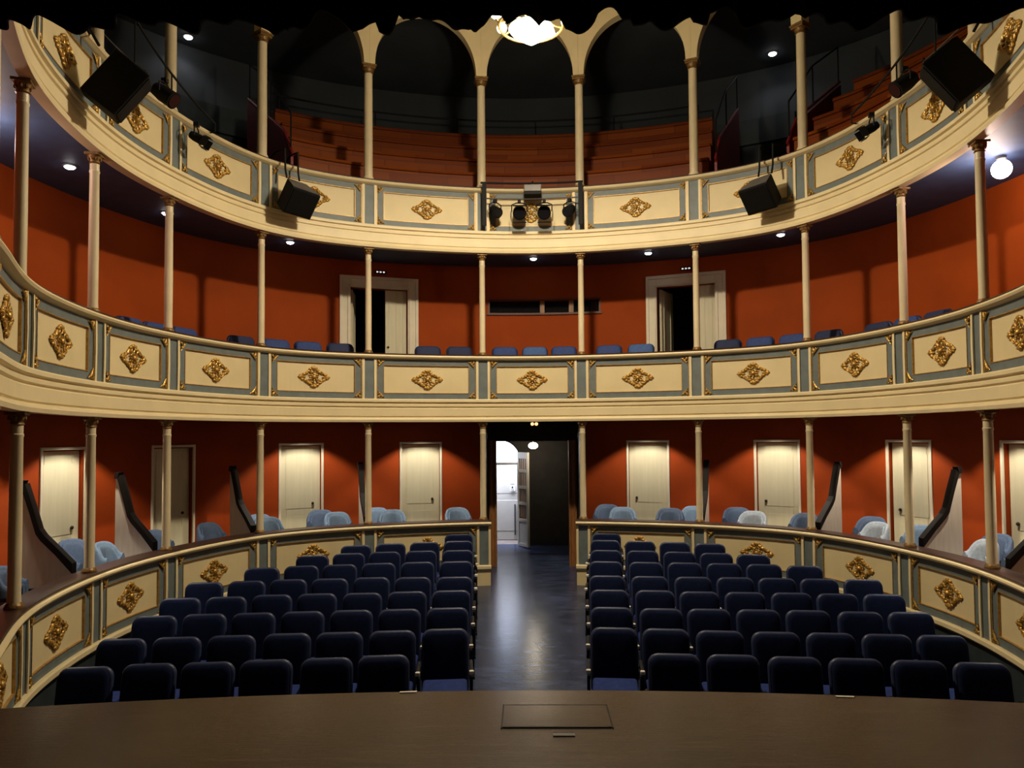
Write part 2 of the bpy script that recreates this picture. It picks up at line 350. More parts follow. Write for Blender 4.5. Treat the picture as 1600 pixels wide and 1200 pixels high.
def rail_prof(z): return [(-.09, z-.021), (-.112, z-.028), (-.118, z-.045), (-.105, z-.065), (-.075, z-.074), (-.06, z-.085), (.05, z-.085), (.05, z-.021)]
def cap_prof(z): return [(-.085, z-.02), (-.088, z-.008), (-.08, z), (.15, z), (.155, z-.01), (.15, z-.02)]
def cornice_prof(z):
    b = z-.69
    return [(.03, b), (-.075, b), (-.082, b-.012), (-.082, b-.045), (-.05, b-.056), (-.05, b-.068), (-.068, b-.08), (-.068, b-.112), (-.047, b-.122), (-.047, b-.134), (-.066, b-.146), (-.066, b-.258), (-.05, b-.269), (-.05, b-.28), (-.082, b-.295), (-.09, b-.315), (-.082, b-.35), (.03, b-.35)]
def front(name, label, z, u0, u1, lower=False):
    um = (u0+u1)/2; x0, y0 = R(um if lower else 0, 0)
    root = thing(name, label, 'balcony front', (x0, y0, z-1.0), kind='thing')
    bld = lambda mb, n, m, **k: mb.build(n, m, root, world=True, **k)
    bld(MB().sweep(rail_prof(z), u0, u1, .05), 'handrail', 'cream2', smooth=True)
    bld(MB().sweep(cap_prof(z), u0, u1, .05), 'elbow_rest', 'padcap')['label'] = 'dark wooden rail top'
    zt, zb = z-.086, z-.685 if lower else z-.69
    if not lower: bld(MB().sweep(cornice_prof(z), u0, u1, .05), 'cornice', 'cream2')
    else:
        bld(MB().sweep([(.05, zb), (-.075, zb), (-.085, zb-.015), (-.085, zb-.055), (-.06, zb-.08), (.05, zb-.08)], u0, u1, .05), 'base_moulding', 'cream2')
        bld(MB().rsweep(-.03, .05, -.1, zb-.081, u0 if u0 > 0 else u0, u1, .1), 'plinth', 'plinth')['label'] = 'dark plinth'
        e = -.5 if u0 < 0 else .5; w = du(e, .105)
        bld(MB().rsweep(-.05, .055, .2, zb-.081, e-w, e+w, .1), 'end_plinth', 'cream')['label'] = 'cream plinth at the aisle'
    k0 = math.ceil(u0-.5); pil = [j+.5 for j in range(-8, 8) if u0-.08 <= j+.5 <= u1+.08]
    for u in pil:
        w = du(u, 1)
        p = bld(MB().rsweep(-.045, .05, zb+.0005, zt-.0005, max(u0, u-.078*w), min(u1, u+.078*w), .03), 'pilaster', 'grey')
        p['label'] = 'blue grey strip'
        f = MB()
        for s in (-1, 1):
            a, b = sorted((u+s*.072*w, u+s*.108*w))
            if a < u0-.02 or b > u1+.02: continue
            f.sweep([(-.05, zb+.001), (-.05, zt-.001), (-.062, zt-.001), (-.066, (zt+zb)/2), (-.062, zb+.001)], a, b, .03)
        f.build('pilaster_fillet', 'cream2', p, world=False) if False else None
        me = f.build('pilaster_fillet', 'cream2'); me.data.transform(Matrix.Translation(-Vector(root['_o']))); me.parent = p; me['label'] = 'cream fillet strips'
    for j in range(-7, 8):
        a, b = j-.5, j+.5
        a0, b0 = max(a, u0), min(b, u1)
        if b0-a0 < .3: continue
        la, lb = a+du(a, .110), b-du(b, .110); la, lb = max(la, u0), min(lb, u1)
        p = bld(MB().rsweep(-.026, .05, zb+.0005, zt-.0005, la, lb, .05), 'panel', 'cream')
        fr = MB(); sa, sb = la+du(a, .105), lb-du(b, .105)
        for o0, q0, q1, z0, z1 in ((-.044, la, lb, zt-.085, zt-.001), (-.044, la, lb, zb+.001, zb+.085), (-.044, la, sa, zb+.085, zt-.085), (-.044, sb, lb, zb+.085, zt-.085)):
            fr.rsweep(o0, -.0261, z0, z1, q0, q1, .05)
        g = MB()
        for z0, z1 in ((zt-.094, zt-.0855), (zb+.0855, zb+.094)): g.rsweep(-.05, -.0262, z0, z1, sa, sb, .05)
        w = du(j, .009)
        for q0 in (sa, sb-w): g.rsweep(-.05, -.0262, zb+.0945, zt-.0945, q0, q0+w, .05)
        for q0 in (la, lb-w*1.3): g.rsweep(-.054, -.0442, zb+.002, zt-.002, q0, q0+w*1.3, .05)
        for mm, n, mt, l in ((fr, 'panel_frame', 'grey', 'blue grey frame'), (g, 'gilt_line', 'goldline', 'gilded lines')):
            me = mm.build(n, mt); me.data.transform(Matrix.Translation(-Vector(root['_o']))); me.parent = p; me['label'] = l
        x, y = R(j, -.027); q = inst('lozenge_ornament', loz_me, p, Vector((x, y, (zt+zb)/2))-Vector(root['_o']), ang(j)); q['label'] = 'gilded lozenge ornament'
        if b0-a0 > .9:
            for uu, sx in ((la+du(a, .012), 1), (lb-du(b, .012), -1)):
                for zz, sz in ((zt-.012, 1), (zb+.012, -1)):
                    x, y = R(uu, -.045); q = inst('corner_ornament', cor_me, p, Vector((x, y, zz))-Vector(root['_o']), ang(uu), (sx, 1, sz)); q['label'] = 'gilded corner ornament'
    return root
front('balcony_parapet', 'cream and blue grey front of the top gallery with gilded lozenges', ZG, -7.15, 7.15)
front('balcony_parapet', 'cream and blue grey front of the middle balcony, the unbroken sweep over the entrance', ZM, -7.15, 7.15)
front('box_parapet', 'cream and blue grey parapet of the lower boxes left of the aisle', ZL, -6.55, -.432, True)
front('box_parapet', 'cream and blue grey parapet of the lower boxes right of the aisle', ZL, .432, 6.55, True)

# ------------------------------------------------------------------ columns
def column_parts(h, gal):
    sh, cp, bs = MB(), MB(), MB()
    if not gal:
        bs.lathe([(.068, 0), (.070, .012), (.062, .03), (.052, .045)], 16)
        sh.lathe([(.050, .0452), (.047, .1), (.048, h*.35), (.044, h-.2), (.049, h-.19), (.049, h-.175), (.044, h-.17), (.044, h-.105)], 18)
        cp.lathe([(.044, h-.1049), (.054, h-.097), (.045, h-.085), (.047, h-.07), (.058, h-.05), (.062, h-.035), (.070, h-.024)], 16); cp.box((0, 0, h-.012), (.15, .14, .023))
        for k in range(8): a = k*PI/4; cp.sphere((.052*math.cos(a), .052*math.sin(a), h-.05), .016, 6, 5, (1, 1, 1.3))
    else:
        bs.lathe([(.085, 0), (.088, .015), (.075, .05)], 16)
        sh.lathe([(.068, .0502), (.066, h*.4), (.062, h-.13)], 18)
        cp.lathe([(.064, h-.1299), (.08, h-.115), (.072, h-.1), (.085, h-.06)], 16); cp.box((0, 0, h-.045), (.185, .185, .03)); cp.box((0, 0, h-.015), (.21, .21, .029))
    return bs, sh, cp
protos = {}
for lev, z, h, nm in (('low', ZL+.001, ZM-1.042-ZL, 'on the lower box parapet'), ('mid', ZM+.001, ZG-1.042-ZM, 'on the middle balcony rail'), ('gal', ZG+.001, 8.42-ZG, 'carrying the top gallery arches')):
    for k in range(0, 7):
        for s in (-1, 1):
            u = s*(k+.5); x, y = R(u, .02)
            if k == 6: u = s*6.46; x, y = R(u, -.02)
            lab = 'slender cream column %s, %s to the %s of the centre line' % (nm, ORD[k], side(s))
            if lev not in protos:
                t = thing('column', lab, 'column', (x, y, z), ang(u), 'columns '+nm, 'thing')
                b_, s_, c_ = column_parts(h, lev == 'gal')
                b_.build('base', 'capital' if lev != 'gal' else 'column', t, smooth=True); s_.build('shaft', 'column', t, smooth=True); c_.build('capital', 'capital', t, smooth=True)['label'] = 'dark gilded capital'
                protos[lev] = t
            else:
                t = copy_tree(protos[lev]); t.location = (x, y, z); t.rotation_euler = (0, 0, ang(u)); t['label'] = lab
# arches over the gallery columns
arc = thing('arcade', 'cream arcade of round arches on the top gallery columns', 'arcade', (0, 11.7, 8.42), kind='thing')
for j in range(-5, 6):
    a, b = j-.5, j+.5; mb = MB(); n = 32; z0, zt = 8.422, 9.74
    ha, hb = a+du(a, .085), b-du(b, .085); us = [a+.0005]+[ha+(hb-ha)*(1-math.cos(PI*i/n))/2 for i in range(n+1)]+[b-.0005]; vs = []
    for i, u in enumerate(us):
        if i == 0 or i == len(us)-1: zz = z0
        else: t = (u-ha)/(hb-ha)*2-1; zz = z0+.92*math.sqrt(max(0, 1-t*t))
        for o_, z_ in ((-.075, zz), (-.075, zt), (.085, zt), (.085, zz)): x, y = R(u, o_); vs.append((x, y, z_))
    m = len(us); fs = [(i*4+k, i*4+4+k, i*4+4+(k+1) % 4, i*4+(k+1) % 4) for i in range(m-1) for k in range(4)]+[(0,1,2,3), ((m-1)*4+3, (m-1)*4+2, (m-1)*4+1, (m-1)*4)]
    mb.add(vs, fs); mb.build('arch', 'cream', arc, world=True)
tag(MB().sweep([(-.12, 9.745), (-.16, 9.78), (-.14, 9.82), (-.2, 9.88), (.1, 9.88), (.1, 9.745)], -6.5, 6.5).build('trim_1', 'capital'), 'ochre cornice above the gallery arches', 'cornice', kind='structure')

# ------------------------------------------------------------------ doors
def frame_at(u, off): x, y = R(u, off); return x, y, ang(u)
for i, u in enumerate(low_doors):
    x, y, a = frame_at(u, WO)
    n = abs(u)
    pos = ORD[min(range(5), key=lambda q: abs([.98, 1.92, 2.76, 3.65, 4.57][q]-n))]
    d = thing('door_%d' % (i+1), 'closed cream box door, %s to the %s of the aisle entrance' % (pos, side(u)), 'door', (x, y, BOXF), a, 'doors at the back of the lower boxes', 'structure')
    H = 2.60-BOXF; w = DW/2
    f = MB()
    for s in (-1, 1): f.box((s*(w+.012), -.012, (H+.02)/2+.0), (.036, .03, H+.02))
    f.box((0, -.012, H+.028), (DW+.06, .03, .034)); f.build('frame', 'doortrim', d, bevel=.004, seg=1)['label'] = 'pale door frame'
    l = MB().box((0, .085, H/2), (DW-.012, .035, H-.012)); 
    for zc, hh in ((.45, .6), (1.3, .85)):
        l.box((0, .066, zc), (DW-.2, .008, hh))
    for s in (-1, 1): l.box((s*(DW/2-.12), .066, H/2), (.012, .007, H-.1))
    lf = l.build('leaf', 'dooroff', d)
    MB().sphere((.2 if u < 0 else -.2, .045, .95), .022, 10, 6).build('knob', 'knob', lf, smooth=True)['label'] = 'dark knob'
for i, u in enumerate(mid_doors):
    x, y, a = frame_at(u, WO); H = 5.24-MIDF; w = MDW/2
    d = thing('door_%d' % (11+i), 'tall cream double door standing half open, %s of the booth window' % side(u), 'door', (x, y, MIDF), a, 'doors at the back of the middle balcony', 'structure')
    f = MB()
    for s in (-1, 1):
        f.box((s*(w+.09), -.02, (H+.19)/2), (.18, .05, H+.19)); f.box((s*(w+.155), -.05, (H+.19)/2), (.05, .03, H+.19)); f.box((s*(w+.035), -.05, H/2), (.03, .02, H))
    f.box((0, -.02, H+.095), (MDW, .05, .189)); f.box((0, -.05, H+.165), (MDW+.36, .031, .055)); f.box((0, -.05, H+.03), (MDW+.06, .021, .03))
    f.build('frame', 'doortrim', d, bevel=.004, seg=1)
    lw = .36
    l = MB().box((w-lw/2-.004, .09, H/2), (lw, .04, H-.012))
    for xx in (-.12, .0, .12): l.box((w-lw/2+xx, .067, H/2), (.012, .008, H-.1))
    lf = l.build('leaf', 'dooroff', d); lf['label'] = 'closed narrow leaf'
    MB().sphere((w-lw+.04, .055, .9), .02, 10, 6).build('knob', 'knob', lf, smooth=True)
    l = MB(); rot = Matrix.Rotation(math.radians(78), 3, 'Z')
    c = Vector((-w+.03, .14, H/2))+rot @ Vector((.27, 0, 0)); l.box(c, (.54, .04, H-.02), rot)
    for xx in (.12, .42): l.box(Vector((-w+.03, .14, H/2))+rot @ Vector((xx, -.024, 0)), (.03, .01, H-.2), rot)
    l.build('leaf', 'dooroff', d)['label'] = 'wide leaf swung open into the dark'
# control booth window in the middle balcony wall
x, y, a = frame_at(.115, WO); Wd = 1.9
wn = thing('window_1', 'long dark booth window between the two balcony doors', 'window', (x, y, 4.88), a, kind='structure')
f = MB()
def onwall(u, off): return R(u, off)
f.rsweep(WO-.03, WO+.02, 4.845, 4.879, -.40, .63, .05); f.rsweep(WO-.015, WO+.02, 5.101, 5.125, -.39, .62, .05)
f.rsweep(WO-.012, WO+.02, 4.88, 5.10, -.39, -.376, .05); f.rsweep(WO-.012, WO+.02, 4.88, 5.10, .606, .62, .05)
me = f.build('frame', 'taupe'); me.data.transform(Matrix.Rotation(-a, 4, 'Z') @ Matrix.Translation((-x, -y, -4.88))); me.parent = wn
for u0 in (.10, .36):
    me = MB().rsweep(WO+.03, WO+.08, 4.881, 5.099, u0-.02, u0+.02, .05).build('mullion', 'brownwood'); me.data.transform(Matrix.Rotation(-a, 4, 'Z') @ Matrix.Translation((-x, -y, -4.88))); me.parent = wn
me = MB().rsweep(WO+.10, WO+.11, 4.88, 5.10, -.375, .605, .05).build('pane', 'glass'); me.data.transform(Matrix.Rotation(-a, 4, 'Z') @ Matrix.Translation((-x, -y, -4.88))); me.parent = wn

# ------------------------------------------------------------------ central entrance and lobby
LY = 14.6
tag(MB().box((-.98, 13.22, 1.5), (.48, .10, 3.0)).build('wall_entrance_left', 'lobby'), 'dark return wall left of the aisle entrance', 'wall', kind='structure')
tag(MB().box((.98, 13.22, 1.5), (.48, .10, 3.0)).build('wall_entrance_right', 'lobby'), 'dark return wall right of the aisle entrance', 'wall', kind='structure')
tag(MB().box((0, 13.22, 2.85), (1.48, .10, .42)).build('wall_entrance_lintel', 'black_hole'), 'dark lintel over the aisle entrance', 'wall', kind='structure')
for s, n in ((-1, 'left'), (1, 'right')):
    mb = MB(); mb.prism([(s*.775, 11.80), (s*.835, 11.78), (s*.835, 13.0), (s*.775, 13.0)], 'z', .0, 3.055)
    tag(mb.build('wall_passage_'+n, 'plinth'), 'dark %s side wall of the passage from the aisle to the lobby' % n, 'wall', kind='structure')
dc = thing('door_20', 'brown wooden case of the aisle entrance', 'doorway', (0, 13.0, fz(13)), kind='structure')
for s in (-1, 1):
    mb = MB().box((s*.69, 0, 1.06), (.13, .22, 2.16)); mb.box((s*.635, -.12, 1.06), (.035, .035, 2.16)); mb.box((s*.72, -.12, 1.06), (.03, .03, 2.16))
    mb.build('jamb', 'brownwood', dc, bevel=.006, seg=1)
for s, n in ((-1, 'left'), (1, 'right')):
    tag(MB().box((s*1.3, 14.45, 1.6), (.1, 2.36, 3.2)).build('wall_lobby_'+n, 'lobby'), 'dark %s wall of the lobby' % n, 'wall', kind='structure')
# back wall of the lobby with an arched doorway at the left
mb = MB(); ax0, ax1, az = -.98, -.22, 2.18; n = 16
def arch_z(x): t = (x-(ax0+ax1)/2)/((ax1-ax0)/2); return az+.46*math.sqrt(max(0, 1-t*t))
xs = [-1.25, ax0]+[ax0+(ax1-ax0)*(1-math.cos(PI*i/n))/2 for i in range(1, n)]+[ax1, 1.25]
mb.prism([(-1.25, 0), (ax0, 0), (ax0, 3.0), (-1.25, 3.0)], 'y', LY, LY+.14); mb.prism([(ax1, 0), (1.25, 0), (1.25, 3.0), (ax1, 3.0)], 'y', LY, LY+.14)
for p, q in zip(xs[1:-1], xs[2:-1]): mb.prism([(p, arch_z(p)), (q, arch_z(q)), (q, 3.0), (p, 3.0)], 'y', LY, LY+.14)
tag(mb.build('wall_lobby_back', 'lobby'), 'dark brown back wall of the lobby', 'wall', kind='structure')
tag(MB().box((0, 13.95, 2.96), (2.5, 1.3, .06)).build('ceiling_lobby', 'lobby'), 'dark lobby ceiling', 'ceiling', kind='structure')
fw = thing('window_2', 'bright arched fanlight over the street door in the lobby', 'window', ((ax0+ax1)/2, LY+.08, az+.04), kind='structure')
pl = [(x-(ax0+ax1)/2, arch_z(x)-az-.05) for x in [ax0+.015+(ax1-ax0-.03)*i/20 for i in range(21)]]
MB().prism([(-.36, 0)]+[(p, max(q, 0)) for p, q in pl]+[(.36, 0)], 'y', 0, .01).build('pane', E_SKY, fw)['label'] = 'glowing white pane'
MB().box((0, -.01, -.03), (.76, .06, .05)).build('transom', 'white', fw)
fl = fz(LY)
sd = thing('door_21', 'white panelled street door leaf standing in the lobby doorway', 'door', (-.6, LY+.72, fl), kind='structure')
l = MB().box((0, 0, .86), (.76, .05, 1.70)); l.box((0, -.026, 1.30), (.6, .006, .70)); l.box((0, -.026, .50), (.6, .006, .62)); l.build('leaf', 'streetdoor', sd, bevel=.004, seg=1)
MB().box((.25, -.05, .42), (.028, .03, .62)).build('push_bar', 'ink', sd)['label'] = 'dark upright bar'
od = thing('door_22', 'white street door leaf with barred glass panes swung open into the lobby', 'door', (-.27, LY-.02, fl), math.radians(-57), kind='structure')
fr = MB(); W = .36; Hh = 1.80
for xx in (.025, W-.025): fr.box((xx, 0, Hh/2), (.05, .045, Hh))
for zz in (.03, .50, .82, 1.13, 1.44, Hh-.06): fr.box((W/2, 0, zz), (W-.1, .044, .055 if zz < 1.7 else .12))
fr.build('leaf_frame', 'doortrim', od)
MB().box((W/2, 0, .265), (W-.11, .03, .42)).build('bottom_panel', 'doortrim', od)
pn = MB(); 
for z0, z1 in ((.53, .79), (.85, 1.10), (1.16, 1.41), (1.47, 1.68)): pn.box((W/2, 0, (z0+z1)/2), (W-.1, .012, z1-z0))
pn.build('pane', 'brownwood', od)['label'] = 'dull brown glass panes'
bar = MB()
for k in range(3):
    xx = .05+(W-.1)*(k+1)/4; bar.box((xx, -.012, 1.12), (.008, .01, 1.12))
bar.build('bars', 'doortrim', od)
pn = thing('paper_notice', 'small white paper notice pinned on the white street door', 'notice', (-.40, LY+.658, 1.62), kind='thing')
MB().box((0, 0, .08), (.10, .002, .16)).build('sheet', 'paper', pn)
mk = MB().box((0, -.002, .135), (.085, .001, .014)); mk.box((0, -.002, .02), (.07, .001, .012)); mk.prism([(-.025, .05), (.025, .05), (0, .105)], 'y', -.003, -.0015); mk.build('print', 'ink', pn)['label'] = 'dark printed bars and triangle'
# lit court behind the street door
tag(MB().box((0, 15.75, 1.6), (2.5, .1, 3.2)).build('wall_court', 'white'), 'white wall outside the street door', 'wall', kind='structure')
tag(MB().box((0, 15.2, fl-.1), (2.5, 1.0, .2)).build('floor_court', 'boxfloor'), 'pavement outside the street door', 'floor', kind='structure')
lp = thing('lobby_lamp', 'bright round lamp hanging in the lobby doorway', 'lamp', (.02, 13.95, 2.93), kind='thing')
MB().lathe([(.05, -.02), (.05, 0)], 16).build('ceiling_plate', 'brass', lp); MB().tube([(0, 0, -.02), (0, 0, -.32)], .008).build('stem', 'brass', lp)
MB().sphere((0, 0, -.38), .075, 16, 10, (1.2, 1.2, .8)).build('globe', E_LOB, lp, smooth=True)
pf = thing('picture', 'dark framed picture on the right lobby wall', 'picture', (1.235, 14.0, 1.35), kind='thing')
MB().box((0, 0, .3), (.02, .45, .6)).build('frame', 'darkwood', pf); MB().box((-.012, 0, .3), (.006, .37, .52)).build('print', 'galwall', pf)
el = thing('emergency_light', 'small twin amber lamp under the middle balcony over the aisle', 'lamp', (0.03, 12.0, 3.059), kind='thing')
MB().box((0, 0, -.06), (.1, .06, .118)).build('housing', 'black', el)
b = MB()
for s in (-1, 1): b.sphere((s*.032, -.03, -.135), .026, 10, 7)
b.build('bulb', E_RED, el, smooth=True)

# ------------------------------------------------------------------ box partitions
for k in (1.5, 2.5, 3.5, 4.5, 5.5):
    for s in (-1, 1):
        u = s*k; x, y = R(u, .162); t = thing('box_partition', 'cream box partition with a sloping dark cap, %s to the %s of the aisle' % (ORD[int(k)-1], side(s)), 'partition', (x, y, BOXF), ang(u), 'partitions between the lower boxes', 'thing')
        top = [(0, .745), (.16, .905), (.305, 1.05), (.35, 1.115), (.42, 1.345), (.49, 1.56)]
        MB().prism([(0, .001), (0, .70)]+[(p, q-.02) for p, q in top[1:]]+[(.53, 1.54), (.53, .001)], 'x', -.02, .02).build('board', 'partition', t)
        cp = MB(); 
        lo = [(p, q-.019) for p, q in top]; hi = [(p-.035, q+.03) for p, q in top]
        hi = [(0, .805)]+hi[1:]; lo = [(0, .702)]+lo[1:]
        for i in range(len(top)-1): cp.prism([lo[i], lo[i+1], hi[i+1], hi[i]], 'x', -.042, .042)
        cp.prism([lo[-1], (.535, 1.55), (.52, 1.62), (.47, 1.62)], 'x', -.042, .042)
        cp.build('cap', 'darkwood', t)['label'] = 'dark sloping cap'

# ------------------------------------------------------------------ stalls seats
def rr_poly(w, h, r, n=5, bot=.03):
    p = []
    for cx, cz, rad, a0 in ((w/2-r, h-r, r, 0), (-w/2+r, h-r, r, PI/2), (-w/2+bot, bot, bot, PI), (w/2-bot, bot, bot, 1.5*PI)):
        for i in range(n+1): a = a0+PI/2*i/n; p.append((cx+rad*math.cos(a), cz+rad*math.sin(a)))
    return p
def pad(poly, y0, y1, dome=.0, inset=.02):
    """a cushion: outline with an inset, rounded front"""
    cx = sum(p[0] for p in poly)/len(poly); cz = sum(p[1] for p in poly)/len(poly); n = len(poly); mb = MB(); vs = []
    w = max(p[0] for p in poly)-cx; h = max(p[1] for p in poly)-cz
    rings = [(y1, 1-inset/w), (y1-.01, 1.), (y0+.02, 1.), (y0+.006, 1-inset*.5/w), (y0, 1-inset*1.3/w), (y0-dome*.6, .6), (y0-dome, .2)]
    for yy, k in rings: vs += [(cx+(p[0]-cx)*k, yy, cz+(p[1]-cz)*k) for p in poly]
    m = len(rings); fs = [(i*n+k, i*n+(k+1) % n, (i+1)*n+(k+1) % n, (i+1)*n+k) for i in range(m-1) for k in range(n)]+[tuple(range(n))[::-1], tuple((m-1)*n+k for k in range(n))]
    return mb.add(vs, fs)
def tilt(mb, ang_, piv):
    rot = Matrix.Rotation(ang_, 3, 'X'); mb.v = [tuple(rot @ (Vector(p)-Vector(piv))+Vector(piv)) for p in mb.v]; return mb
def make_seat(name, back, seatm, shell, caps=True):
    t = thing(name, '', 'seat')
    a = math.radians(-10)
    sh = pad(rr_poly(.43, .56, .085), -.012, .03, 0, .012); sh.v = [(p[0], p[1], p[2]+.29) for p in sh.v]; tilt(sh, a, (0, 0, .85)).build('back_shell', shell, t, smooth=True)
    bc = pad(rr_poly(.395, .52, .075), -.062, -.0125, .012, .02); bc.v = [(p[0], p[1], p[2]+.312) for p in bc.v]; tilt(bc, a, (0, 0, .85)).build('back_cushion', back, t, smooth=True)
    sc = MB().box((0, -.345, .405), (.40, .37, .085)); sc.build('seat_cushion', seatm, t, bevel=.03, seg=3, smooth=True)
    MB().box((0, -.32, .345), (.36, .30, .034)).build('seat_pan', shell, t)
    return t
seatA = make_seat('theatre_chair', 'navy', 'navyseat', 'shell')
def arm_meshes():
    arm = MB().box((0, 0, 0), (.034, .30, .035)); a = arm.build('armrest', 'black', bevel=.01, seg=2, smooth=True)
    tip = MB().box((0, -.165, -.002), (.041, .034, .034)).build('armrest_tip', 'armcap', bevel=.006, seg=1)
    leg = MB().box((0, 0, .26), (.026, .22, .50)); leg.box((0, 0, .012), (.034, .28, .02)); l = leg.build('pedestal', 'black')
    return a, tip, l
ARM, TIP, LEG = arm_meshes(); am, tm, lm = ARM.data, TIP.data, LEG.data
for q in (ARM, TIP, LEG): bpy.data.objects.remove(q)
def add_side(t, sx, yc=-.25):
    a = inst('armrest', am, t, (sx*.2335, yc, .575), 0); p = inst('armrest_tip', tm, a, (0, 0, 0), 0); p['label'] = 'pale end of the armrest'
    inst('pedestal', lm, t, (sx*.2335, yc+.02, .001), 0)
left_rows = [[(-1.29,6.31),(-1.75,6.25),(-2.24,6.21),(-2.70,6.16),(-3.17,6.13),(-3.65,6.06)],
 [(-.85,6.99),(-1.33,6.94),(-1.81,6.90),(-2.28,6.87),(-2.77,6.82),(-3.25,6.78),(-3.73,6.74)],
 [(-.90,7.65),(-1.38,7.61),(-1.86,7.58),(-2.34,7.54),(-2.82,7.50),(-3.30,7.47),(-3.77,7.41)],
 [(-.93,8.30),(-1.41,8.26),(-1.89,8.21),(-2.38,8.19),(-2.86,8.15),(-3.33,8.08),(-3.81,8.04)],
 [(-.95,8.89),(-1.44,8.88),(-1.93,8.88),(-2.41,8.83),(-2.89,8.80),(-3.36,8.74),(-3.83,8.68)],
 [(-1.01,9.68),(-1.50,9.65),(-1.99,9.60),(-2.47,9.53),(-2.94,9.47),(-3.41,9.38)],
 [(-1.05,10.34),(-1.55,10.31),(-2.04,10.26),(-2.51,10.17),(-2.97,10.05)],
 [(-1.10,10.95),(-1.58,10.88),(-2.06,10.80),(-2.53,10.68)], [(-1.14,11.46)]]
right_rows = [[(1.13,6.33),(1.61,6.30),(2.10,6.25),(2.58,6.21),(3.06,6.16),(3.53,6.11)],
 [(.71,7.01),(1.18,6.97),(1.66,6.91),(2.15,6.87),(2.63,6.84),(3.11,6.80),(3.58,6.77)],
 [(.76,7.65),(1.25,7.60),(1.72,7.58),(2.20,7.55),(2.68,7.52),(3.17,7.47),(3.65,7.45)],
 [(.81,8.30),(1.30,8.27),(1.77,8.21),(2.25,8.18),(2.74,8.15),(3.21,8.11),(3.69,8.08)],
 [(.85,8.92),(1.34,8.88),(1.84,8.84),(2.32,8.81),(2.79,8.77),(3.26,8.73),(3.74,8.69)],
 [(.91,9.64),(1.41,9.59),(1.89,9.55),(2.37,9.50),(2.85,9.44),(3.32,9.35)],
 [(.98,10.30),(1.47,10.25),(1.95,10.17),(2.42,10.08),(2.88,9.98)],
 [(1.04,10.96),(1.53,10.88),(2.01,10.79),(2.48,10.68)], [(1.11,11.46)]]
first = True
for rows, s, nm in ((left_rows, -1, 'left'), (right_rows, 1, 'right')):
    for r, row in enumerate(rows):
        for i, (x, y) in enumerate(row):
            p, q = row[max(i-1, 0)], row[min(i+1, len(row)-1)]
            rz = -s*.09 if len(row) == 1 else math.atan2(q[1]-p[1], q[0]-p[0]) if q[0] > p[0] else math.atan2(p[1]-q[1], p[0]-q[0])
            rz = .5*rz-.5*s*.09-(.04*s if r > 4 else 0)
            rown = 'front row' if r == 0 else 'rearmost lone place' if r == 8 else ORD[r]+' row'
            lab = 'navy upholstered theatre seat, %s from the aisle in the %s, %s block' % (ORD[i], rown, nm) if r < 8 else 'navy theatre seat standing alone behind the last row, %s block' % nm
            if first: t = seatA; first = False
            else: t = copy_tree(seatA) if False else None
            if t is None:
                t = seatA.copy(); C.objects.link(t)
                for ch in seatA.children:
                    if ch.name.split('.')[0] in ('armrest', 'pedestal'): continue
                    d = ch.copy(); C.objects.link(d); d.parent = t
            t.location = (x, y, fz(y-.3)+.004); t.rotation_euler = (0, 0, rz)
            tag(t, lab, 'seat', 'stalls seats')
            add_side(t, s)
            if i == 0: add_side(t, -s)

# ------------------------------------------------------------------ middle balcony seats
def seat_kind(back):
    t = make_seat('balcony_chair', back, back, 'shell'); return t
mk = {'a': seat_kind('midblue'), 'b': seat_kind('midblue2'), 'c': seat_kind('midblue3')}
used = set()
mids = [(-3.46,'a'),(-3.20,'a'),(-2.94,'a'),(-2.46,'c'),(-2.185,'a'),(-1.93,'a'),(-1.67,'c'),(-.95,'c'),(-.68,'c'),(-.26,'a'),(.03,'b'),(.31,'a'),(.72,'a'),(.99,'b'),(1.69,'c'),(1.945,'a'),(2.20,'a'),(2.47,'c'),(2.87,'c'),(3.12,'a'),(3.40,'c')]
bays = {}
for u, k in mids: bays.setdefault(round(u), []).append(u)
for u, k in mids:
    j = round(u); L = bays[j]; i = L.index(u)
    bay = 'the centre bay' if j == 0 else 'the %s bay %s of centre' % (ORD[abs(j)-1], side(j))
    word = {'a': 'blue', 'b': 'brighter blue', 'c': 'dark blue'}[k]
    lab = '%s middle balcony seat, %s from left in %s' % (word, ORD[i], bay)
    if k not in used: t = mk[k]; used.add(k)
    else: t = copy_tree(mk[k])
    x, y = R(u, .62); t.location = (x, y, MIDF+.001); t.rotation_euler = (0, 0, ang(u)); tag(t, lab, 'seat', 'middle balcony seats')
# seats stand on a short pedestal each
pm = MB().box((0, -.33, .163), (.08, .2, .324)); pm.box((0, -.33, .008), (.24, .26, .016)); pmo = pm.build('pedestal', 'black'); pme = pmo.data; bpy.data.objects.remove(pmo)
for o in [q for q in C.objects if q.name.startswith('balcony_chair') and q.parent is None]: inst('pedestal', pme, o, (0, 0, 0), 0)

